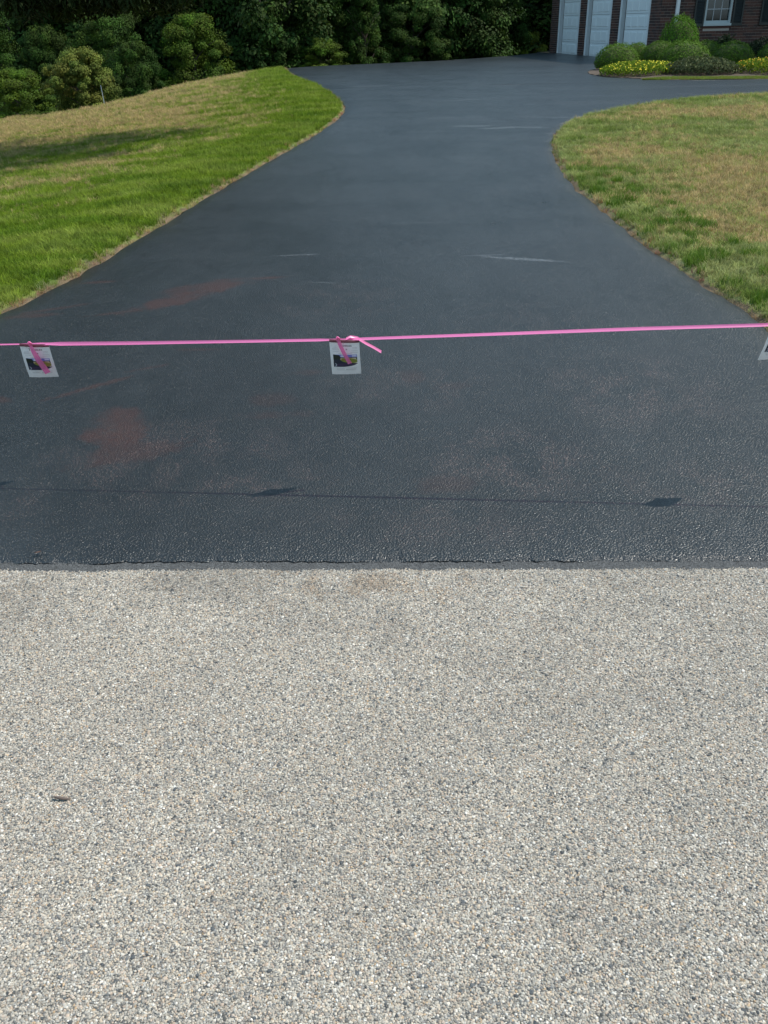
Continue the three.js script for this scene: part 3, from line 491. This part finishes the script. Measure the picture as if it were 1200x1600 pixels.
// ---------------------------------------------------------------- trees and bushes behind the lawn and the driveway
// crown made of clumps of leaves; unit box: radius 1 across, y from 0 to 1
function crown(seed, clumps, per, size, clumpR, tone, shape, tallness = 1, flat = 1) {
  const r = mulberry(seed), list = [], b3 = () => { const u = r() * 2 - 1, a = r() * 6.2832, s = Math.sqrt(1 - u * u); return [s * Math.cos(a), u, s * Math.sin(a)]; };
  for (let k = 0; k < clumps; k++) {
    const y = 0.04 + 0.93 * Math.pow(r(), 0.95), prof = shape(y), a = r() * 6.2832, q = Math.pow(r(), 0.33), cx0 = Math.cos(a) * q * prof, wob2 = 0.72 + 0.5 * (0.5 + 0.5 * n2(Math.cos(a) * 1.3 + seed * 3.1, y * 2.4 * tallness + Math.sin(a) * 1.3)), cz = Math.sin(a) * q * prof * wob2, cx = cx0 * wob2, cr = clumpR * (0.6 + 0.8 * r()), tv = 0.6 + 0.7 * r(), warm = r();
    for (let i = 0; i < per; i++) {
      const d = b3(), rad = cr * Math.pow(r(), 0.4), v = tv * (0.7 + 0.6 * r());
      list.push([cx + d[0] * rad, y * tallness + d[1] * rad * 0.62 * flat, cz + d[2] * rad, d[0] + (r() - 0.5) * 1.3 + cx * 0.5, d[1] * 0.8 + 0.75 + (r() - 0.5), d[2] + (r() - 0.5) * 1.3 + cz * 0.5, size * (0.6 + 0.8 * r()), tone[0] * v * (0.9 + 0.4 * warm), tone[1] * v, tone[2] * v, 0.62]);
    }
  }
  return leaves(list);
}
const round = (y) => Math.sqrt(Math.max(0.05, 1 - (2 * y - 1) ** 2 * 0.8)), lowRound = (y) => Math.sqrt(Math.max(0.04, 1 - Math.pow(Math.max(0, y), 2.2))), coneS = (y) => 0.15 + 0.85 * (1 - y), tall = (y) => 0.55 + 0.45 * Math.sin(Math.PI * Math.min(1, y * 0.9 + 0.1));
function limbs(seed, H, R0, tr, n) { // trunk and boughs in metres
  const r = mulberry(seed), gs = [], tube = (pts, r0, r1) => { const c = new THREE.CatmullRomCurve3(pts.map((p) => new THREE.Vector3(...p))), g = new THREE.TubeGeometry(c, 8, 1, 7), p = g.attributes.position; for (let i = 0; i <= 8; i++) { const o = c.getPointAt(i / 8), s = lerp(r0, r1, i / 8); for (let j = 0; j <= 7; j++) { const k = i * 8 + j; p.setXYZ(k, o.x + (p.getX(k) - o.x) * s, o.y + (p.getY(k) - o.y) * s, o.z + (p.getZ(k) - o.z) * s); } } g.computeVertexNormals(); return g; };
  gs.push(tube([[0, -0.3, 0], [0.03 * H, H * 0.3, 0.02 * H], [-0.02 * H, H * 0.6, 0], [0, H * 0.92, 0.02 * H]], tr, tr * 0.2));
  for (let i = 0; i < n; i++) { const a = r() * 6.28, y = H * (0.15 + 0.6 * r()), l = R0 * (0.5 + 0.4 * r()); gs.push(tube([[0, y, 0], [Math.cos(a) * l * 0.5, y + l * 0.25, Math.sin(a) * l * 0.5], [Math.cos(a) * l, y + l * 0.4, Math.sin(a) * l]], tr * 0.4, tr * 0.08)); }
  return mergeGeometries(gs);
}
{
  const DEEP = [0.034, 0.074, 0.010], MIDG = [0.037, 0.083, 0.009], LIME = [0.074, 0.138, 0.010], OLIVE = [0.150, 0.190, 0.032], YEL = [0.15, 0.19, 0.02];
  const kinds = {
    deepA: [crown(1, 420, 95, 0.058, 0.21, DEEP, tall, 4), 'a', 4], deepB: [crown(2, 400, 95, 0.06, 0.23, [0.036, 0.080, 0.012], tall, 4), 'a', 4], deepC: [crown(14, 400, 95, 0.056, 0.20, [0.05, 0.10, 0.016], tall, 3.6), 'a', 3.6], mid: [crown(3, 220, 230, 0.037, 0.16, MIDG, round, 1.7), 'a', 1.7],
    lime: [crown(4, 110, 320, 0.043, 0.19, LIME, lowRound, 1.6), 0, 1.6], bush: [crown(5, 130, 300, 0.041, 0.18, MIDG, lowRound, 1.4), 0, 1.4], olive: [crown(6, 150, 280, 0.042, 0.16, OLIVE, lowRound, 1.6), 0, 1.6], young: [crown(21, 280, 220, 0.036, 0.18, [0.042, 0.094, 0.010], tall, 3), 0, 3], conif: [crown(7, 150, 130, 0.05, 0.15, MIDG, coneS, 2.4), 0, 2.4], yel: [crown(8, 70, 200, 0.075, 0.22, YEL, lowRound, 1.5), 0, 1.5],
  };
  const woods = { tree: limbs(3, 1, 0.9, 0.03, 9), bush: limbs(4, 0.7, 0.8, 0.03, 9) };
  function plant(name, label, category, kind, x, D, rad, h, base, turn, group, sink = 0.0) {
    const t = thing(name, label, category, x, base, -D, turn, group);
    const c = part('crown', kinds[kind][0], leafMat, t); c.scale.set(rad, h / (kinds[kind][2] || 1), rad);
    const w = part('trunk', kinds[kind][1] ? woods.tree : woods.bush, bark, t); w.scale.set(Math.min(rad, h), h * 0.95, Math.min(rad, h));
    return t;
  }
  const G1 = 'bushes along the edge of the wood', G2 = 'tall trees of the wood behind the lawn';
  plant('bush', 'light green bush at the left edge of the photo below the lawn', 'bush', 'lime', -9.35, 25.6, 1.0, 1.55, -0.85, 1, G1);
  plant('bush', 'round olive green bush with pale tips standing alone on the left', 'bush', 'olive', -8.45, 28.2, 1.16, 2.1, -1.0, 2.2, G1);
  plant('bush', 'dark green bush just right of the round olive bush', 'bush', 'bush', -7.75, 31.5, 1.05, 2.3, -1.1, 4, G1);
  plant('bush', 'bright yellow green bush with clumped tops above the crest of the left lawn', 'bush', 'lime', -6.9, 38, 1.55, 3.0, -1.0, 0.3, G1);
  plant('bush', 'mid green bush behind the crest, left of where the lawn meets the driveway', 'bush', 'bush', -4.5, 41, 1.9, 3.4, -1.0, 5, G1);
  plant('bush', 'low yellow green bush at the far left corner of the driveway', 'bush', 'lime', -2.2, 41, 1.15, 1.6, -0.5, 2, G1);
  plant('bush', 'narrow pointed bush behind the middle of the driveway edge', 'bush', 'conif', -0.35, 42.5, 1.2, 4.2, -1.0, 1, G1);
  plant('tree', 'full round green tree behind the far edge of the driveway', 'tree', 'mid', 1.75, 45.0, 1.8, 3.5, -1.0, 2, G1);
  plant('bush', 'dark bush between the round tree and the garage', 'bush', 'bush', 4.2, 47, 2.0, 4.2, -1.1, 3, G1);
  plant('bush', 'yellowish bush beside the left corner of the garage', 'bush', 'yel', 7.75, 49, 0.9, 1.5, -0.5, 4, G1);
  plant('bush', 'low dark bush left of the yellowish bush', 'bush', 'bush', 6.5, 49.5, 1.7, 3.8, -1.0, 0, G1);
  plant('bush', 'dark bush high on the far left behind the olive bush', 'bush', 'bush', -12.2, 37, 1.1, 2.6, -0.9, 1.5, G1);
  plant('bush', 'dull green bush between the yellow green bush and the crest', 'bush', 'bush', -9.4, 40, 1.4, 2.0, -1.2, 5.2, G1);
  for (const [lab, k, x, D, rad, h] of [['dark leafy young tree behind the crest, right of the yellow green bush', 'young', -6.0, 44, 1.7, 5.4], ['dark young tree behind the narrow pointed bush, left of the full round tree', 'young', -1.6, 45.5, 1.6, 5.8], ['dark young tree right of the full round tree', 'young', 3.3, 49.5, 1.7, 6.0], ['dark young tree far left, high above the light green bush', 'young', -13.2, 33, 1.5, 5.0], ['dark young tree behind the dark bush beside the round olive bush', 'young', -9.6, 36, 1.6, 5.2], ['dark young tree left of the yellowish bush by the garage', 'young', 5.6, 51, 1.7, 5.6]]) plant('young_tree', lab, 'tree', k, x, D, rad, h, terrain(x, D) - 0.15, x * 2, G1);
  const wood = 'tall dark green tree of the wood behind the lawn and driveway';
  const r = mulberry(88), names = ['deepA', 'deepB', 'deepC', 'mid'];
  for (const [row, D0, step] of [[0, 48, 3.0], [1, 54, 3.6], [2, 61, 4.2]]) for (let x = -30 + row; x < 20; x += step * (0.8 + 0.4 * r())) {
    const D = D0 + 3 * (r() - 0.5) + (x < -4 ? -7 : 0) + (x > 5 ? 4 : 0), rad = 2.3 + 0.9 * r() + 0.3 * row, h = 9 + 4 * r() + row;
    plant('tree', wood, 'tree', names[(r() * 3.3) | 0], x, D, rad, h, terrain(x, D) - 0.3, r() * 6, G2);
  }
  for (const [k, x, D, rad, h] of [['deepA', -14, -20, 3.2, 12], ['deepC', -8, -23, 3.0, 11], ['deepB', -2, -21, 3.2, 12], ['deepA', 4, -24, 3.1, 12], ['deepC', 10, -20, 3.3, 11], ['deepB', 17, -23, 3.2, 12], ['deepA', 24, -21, 3.0, 11]]) plant('roadside_tree', 'tall green tree across the road, behind the viewer', 'tree', k, x, D, rad, h, -0.1, x, 'trees across the road');
  // thin pale stake beside the olive bush
  const st = part('plant_stake', new THREE.CylinderGeometry(0.006, 0.008, 0.62, 7).translate(0, 0.31, 0), std({ color: lin(0.42, 0.50, 0.56), roughness: 0.5 })); st.position.set(-6.98, lawnL(-6.98, 25) - 0.15, -25.0); st.rotation.z = 0.05; tag(st, 'thin pale stake standing beside the round olive bush', 'stake');
  // the tree whose boughs hang into the top left corner and shade the left lawn
  const list = [], q = mulberry(66);
  for (let k = 0; k < 640; k++) {
    let dx, dy, dz; do { dx = q() * 2 - 1; dy = q() * 2 - 1; dz = q() * 2 - 1; } while (dx ** 4 + dy * dy + dz * dz > 1 || dx ** 4 + dy * dy + dz * dz < 0.2);
    let cx = dx * 6.2 + 1.2, cy = 6.1 + dy * 3.3, cz = dz * 3.1; let cr = 0.3 + 0.35 * q(); const low = k % 7 === 0, tv = 0.7 + 0.6 * q();
    if (low) { cx = 1.0 + 3.7 * q(); cz = 1.6 * (q() - 0.5); cr = 0.2 + 0.12 * q(); cy = 2.5 + 0.22 * q() + 0.05 * Math.abs(cx - 3); }
    for (let i = 0; i < 92; i++) { const d = ball(), rad = cr * Math.cbrt(q()), v = tv * (0.75 + 0.5 * q()); list.push([cx + d[0] * rad, cy + d[1] * rad * 1.1 - 0.12, cz + d[2] * rad, d[0] + q() - 0.5, 0.4 + q(), d[2] + q() - 0.5, 0.13 * (0.7 + 0.6 * q()), 0.026 * v, 0.042 * v, 0.010 * v, 0.34, 1]); }
  }
  const t = thing('tree', 'dark tree whose drooping leafy boughs hang into the top left corner', 'tree', -7.7, lawnL(-7.7, 16.4), -16.4);
  part('crown', leaves(list), leafMat, t); part('trunk', limbs(9, 7.5, 4.6, 0.24, 14), bark, t);
}

{
  const list = [], q = mulberry(616);
  for (let k = 0; k < 260; k++) {
    let dx, dy, dz; do { dx = q() * 2 - 1; dy = q() * 2 - 1; dz = q() * 2 - 1; } while (dx * dx + dy * dy + dz * dz > 1 || dx * dx + dy * dy + dz * dz < 0.2);
    const cr = 0.35 + 0.35 * q(), tv = 0.7 + 0.6 * q();
    for (let i = 0; i < 70; i++) { const d = ball(), rad = cr * Math.cbrt(q()), v = tv * (0.75 + 0.5 * q()); list.push([dx * 3.6 + d[0] * rad, 6.6 + dy * 2.9 + d[1] * rad, dz * 2.6 + d[2] * rad, d[0] + q() - 0.5, 0.4 + q(), d[2] + q() - 0.5, 0.15 * (0.7 + 0.6 * q()), 0.05 * v, 0.10 * v, 0.015 * v, 0.5]); }
  }
  const t = thing('tree', 'broad shade tree beside the house front, right of the photo', 'tree', 16.6, 0.3, -28.6);
  part('crown', leaves(list), leafMat, t); part('trunk', limbs(19, 7, 3.2, 0.2, 12), bark, t);
}

// ---------------------------------------------------------------- pink tape across the drive and the flyers hung on it
const tapeD = (X) => 3.05 - 0.09 * (X + 0.13), TY = [[-3.3, 0.57], [-1.51, 0.581], [-1.33, 0.586], [-0.924, 0.593], [-0.449, 0.604], [-0.124, 0.6125], [0.0131, 0.619], [0.463, 0.6387], [0.9, 0.6588], [1.30, 0.674], [1.41, 0.681], [3.1, 0.76]];
const tapeY = (X) => { let y = interp(TY, X); return y; };
const pink = new THREE.MeshPhysicalMaterial({ color: lin(0.90, 0.22, 0.48), roughness: 0.3, side: THREE.DoubleSide, transmission: 0.42, thickness: 0 });
function band(pts, width, across) { // a thin curved strip; across(t) gives the direction over its width
  const rows = [], N = new THREE.Vector3();
  pts.forEach((p, i) => { const a = across(i / (pts.length - 1), i), row = []; const n = new THREE.Vector3(...a).cross(new THREE.Vector3().subVectors(new THREE.Vector3(...pts[Math.min(i + 1, pts.length - 1)]), new THREE.Vector3(...pts[Math.max(0, i - 1)]))).normalize(); for (let k = -2; k <= 2; k++) { const w = (typeof width === 'function' ? width(i / (pts.length - 1), i) : width) * k / 4, c = 0.0018 * (4 - k * k) / 4; row.push([p[0] + a[0] * w + n.x * c, p[1] + a[1] * w + n.y * c, p[2] + a[2] * w + n.z * c]); } rows.push(row); });
  return sheet(rows);
}
{
  const pts = []; for (let i = 0; i <= 160; i++) { const X = lerp(-3.3, 3.1, i / 160); pts.push([X, tapeY(X), -tapeD(X)]); }
  const tilt = (X) => 0.95 + 0.22 * Math.sin(X * 2.2 + 1) + (X < -1.2 ? 0.5 : 0);   // leans back and twists a little along its length
  const w = (X) => 0.0142 * (X < -1.27 ? 0.55 : 1) * (X > -0.19 && X < -0.06 ? 0.75 : 1) * (1 + 0.12 * Math.sin(X * 3.1));
  const m = part('pink_tape', band(pts, (t, i) => w(pts[i][0]), (t, i) => { const a = tilt(pts[i][0]); return [0, Math.cos(a), -Math.sin(a)]; }), pink); tag(m, 'bright pink plastic marking tape stretched across the driveway', 'tape');
  for (const [X, lab] of [[-3.32, 'wooden stake holding the left end of the pink tape'], [3.12, 'wooden stake holding the right end of the pink tape']]) { const s = part('wooden_stake', new THREE.BoxGeometry(0.03, 1.05, 0.03).translate(0, 0.42, 0), std({ color: lin(0.45, 0.33, 0.2), roughness: 0.9 })); s.position.set(X, 0.03, -tapeD(X)); tag(s, lab, 'stake', 'stakes'); }
}
function flyerTexture() {
  const c = document.createElement('canvas'); c.width = 400; c.height = 512; const g = c.getContext('2d');
  g.fillStyle = '#e6e8ea'; g.fillRect(0, 0, 400, 512);
  g.fillStyle = '#141416'; g.font = 'bold 46px serif'; g.textAlign = 'center'; g.fillText('Thomas', 205, 66);
  g.fillStyle = '#202024'; g.font = 'bold 30px serif'; g.fillText('&', 222, 120);
  const line = (x, y, w, h, col) => { g.fillStyle = col; for (let k = x; k < x + w; k += 11) g.fillRect(k, y, 8, h); };   // lines of small print, too small to read
  line(40, 78, 62, 4, '#8a8d94'); line(34, 100, 70, 4, '#5b5e68'); line(36, 116, 78, 4, '#6a6d76'); line(36, 140, 80, 4, '#80838b');
  line(300, 82, 60, 4, '#a07a80'); line(300, 100, 60, 4, '#9a9aa2'); line(286, 128, 80, 4, '#80838b'); line(276, 152, 92, 4, '#6a6d76'); line(110, 172, 180, 4, '#77808a');
  g.save(); g.beginPath(); g.rect(36, 190, 322, 196); g.clip();
  g.fillStyle = '#7b86c8'; g.fillRect(36, 190, 322, 80); g.fillStyle = '#c9d0ea'; g.fillRect(290, 196, 60, 26); g.fillRect(140, 200, 40, 30);
  g.fillStyle = '#1b2820'; g.beginPath(); g.moveTo(36, 190); g.lineTo(120, 200); g.lineTo(150, 262); g.lineTo(36, 275); g.fill(); g.fillStyle = '#35402c'; g.fillRect(140, 232, 220, 40);
  g.fillStyle = '#b9a58c'; g.fillRect(130, 246, 60, 26); g.fillStyle = '#c4bcae'; g.fillRect(290, 240, 54, 40); g.fillStyle = '#3a2a22'; g.fillRect(296, 256, 16, 18); g.fillStyle = '#5f3f30'; g.fillRect(215, 236, 60, 34);
  g.fillStyle = '#7f8a3c'; g.beginPath(); g.ellipse(250, 285, 118, 42, 0.1, 0, 7); g.fill(); g.strokeStyle = '#c9b98e'; g.lineWidth = 5; g.stroke(); g.fillStyle = '#8c6a3a'; g.fillRect(150, 262, 120, 16);
  g.fillStyle = '#232c3e'; g.beginPath(); g.moveTo(36, 272); g.lineTo(130, 262); g.quadraticCurveTo(140, 312, 260, 322); g.lineTo(358, 330); g.lineTo(358, 386); g.lineTo(36, 386); g.fill();
  g.fillStyle = '#3b3350'; g.beginPath(); g.moveTo(80, 340); g.quadraticCurveTo(200, 312, 330, 340); g.quadraticCurveTo(280, 376, 70, 382); g.fill(); g.fillStyle = '#e6e8ea'; g.beginPath(); g.moveTo(358, 340); g.lineTo(358, 386); g.lineTo(180, 386); g.quadraticCurveTo(320, 370, 340, 345); g.fill();
  g.strokeStyle = '#a9afbc'; g.lineWidth = 12; g.beginPath(); g.arc(50, 354, 22, -1.4, 1.5); g.stroke();
  g.restore();
  line(50, 402, 290, 4, '#9aa0a8'); line(70, 420, 110, 6, '#55585f'); line(196, 424, 140, 6, '#44474d'); line(80, 444, 240, 3, '#9aa0a8');
  const t = new THREE.CanvasTexture(c); t.colorSpace = THREE.SRGBColorSpace; return t;
}
{
  const print = std({ map: flyerTexture(), roughness: 0.45, side: THREE.DoubleSide }), shadedTape = std({ color: lin(0.075, 0.008, 0.016), roughness: 0.5, side: THREE.DoubleSide });  // dark red stands for pink tape in shade
  // corners given as offsets from the top left: right along the top, and down (with forward kick)
  function flyer(label, X, wx, down, twist, tails, curl) {
    const y = tapeY(X), z = -tapeD(X) + 0.008, t = thing('flyer', label, 'flyer', X, y, z, twist, 'flyers tied to the pink tape');
    const rows = []; for (let i = 0; i <= 10; i++) { const v = i / 10, row = []; for (let j = 0; j <= 6; j++) { const u = j / 6; row.push([u * wx[0] + v * down[0], u * wx[1] + v * down[1] - 0.004, u * (wx[2] || 0) + v * down[2] + curl * Math.sin(v * 2.2) * 0.008 + 0.006 * Math.sin(u * 3 + v)]); } rows.push(row); }
    const pos = rows.flat(), g = sheet(rows, null, () => [0, 0]), uv = []; for (let i = 0; i <= 10; i++) for (let j = 0; j <= 6; j++) uv.push(j / 6, 1 - i / 10); g.setAttribute('uv', new THREE.Float32BufferAttribute(uv, 2)); g.computeVertexNormals();
    part('paper_sheet', g, print, t);
    const st = rows[0].map((p) => p); part('shaded_tape_strip', sheet([st.map((p) => [p[0], p[1] + 0.008, p[2] - 0.004]), st.map((p) => [p[0], p[1] + 0.006, p[2] + 0.003]), st.map((p) => [p[0], p[1] - 0.001, p[2] + 0.003])]), shadedTape, t);  // stretch of tape along the flyer top, its shade painted as dark red
    for (const tl of tails) part('tape_tie', band(tl.pts, tl.w, () => tl.across), pink, t);
    const kn = new THREE.TorusKnotGeometry(0.0045, 0.0024, 40, 6, 2, 3); kn.translate(tails[0].pts[0][0], tails[0].pts[0][1], tails[0].pts[0][2]); part('knot', kn, pink, t);
    return t;
  }
  flyer('leaning white flyer on the pink tape at the left, pink tie across its picture', -1.333, [0.108, -0.004, 0], [-0.006, -0.136, -0.05], 0.0, [{ pts: [[0.044, 0.008, 0.014], [0.052, -0.02, 0.018], [0.062, -0.058, 0.010], [0.074, -0.092, 0.002], [0.081, -0.114, -0.004]], w: (t) => 0.012 + 0.013 * sm(0, 0.6, t), across: [0.9, 0.36, 0.1] }], 1);
  flyer('upright white flyer at the middle of the pink tape, pale tape end sticking out', -0.183, [0.107, -0.004, 0], [0.003, -0.135, -0.045], 0, [{ pts: [[0.032, 0.010, 0.014], [0.040, -0.015, 0.018], [0.052, -0.045, 0.014], [0.064, -0.07, 0.010], [0.072, -0.086, 0.008]], w: (t) => 0.013 + 0.002 * t, across: [0.92, 0.33, 0.1] }, { pts: [[0.06, 0.006, 0.004], [0.075, 0.011, -0.004], [0.1, 0.004, -0.012], [0.13, -0.018, -0.016], [0.158, -0.036, -0.022], [0.186, -0.056, -0.028]], w: () => 0.013, across: [0.15, 0.5, -0.85] }], 1);
  flyer('white flyer on the tape at the right edge of the photo, cut off', 1.335, [0.108, 0.008, 0.01], [-0.010, -0.133, -0.05], 0.0, [{ pts: [[0.05, 0.008, 0.016], [0.058, -0.015, 0.018], [0.064, -0.05, 0.01], [0.07, -0.09, 0.0]], w: () => 0.016, across: [0.92, 0.3, 0.1] }], 1);
}

// ---------------------------------------------------------------- small things on the ground
{
  const brown = std({ color: lin(0.11, 0.08, 0.065), roughness: 0.8, side: THREE.DoubleSide });
  const rows = []; for (let i = 0; i <= 10; i++) { const t = i / 10, w = 0.0034 * Math.sin(Math.PI * Math.min(1, 0.06 + t * 0.9)) + 0.0006, row = []; for (let k = 0; k <= 6; k++) { const a = k / 6 * Math.PI * 1.6 - 0.4; row.push([-0.022 + 0.044 * t, 0.006 + w * Math.sin(a) * 0.9 + 0.002 * Math.sin(t * 5), w * Math.cos(a) + 0.002 * Math.sin(t * 4)]); } rows.push(row); }
  const l = part('dry_leaf', sheet(rows), brown); l.position.set(-0.779, 0.0015, -1.5); l.rotation.y = -0.15; tag(l, 'curled dry brown leaf lying on the road at the left', 'leaf');
  const l2 = part('dry_leaf', sheet(rows), std({ color: lin(0.06, 0.03, 0.02), roughness: 0.8, side: THREE.DoubleSide })); l2.position.set(-1.2, 0.0205, -2.6); l2.rotation.y = 0.6; l2.scale.set(0.5, 0.6, 1.2); tag(l2, 'small brown leaf scrap on the black asphalt near its left front edge', 'leaf');
}
renderer.render(scene, camera);
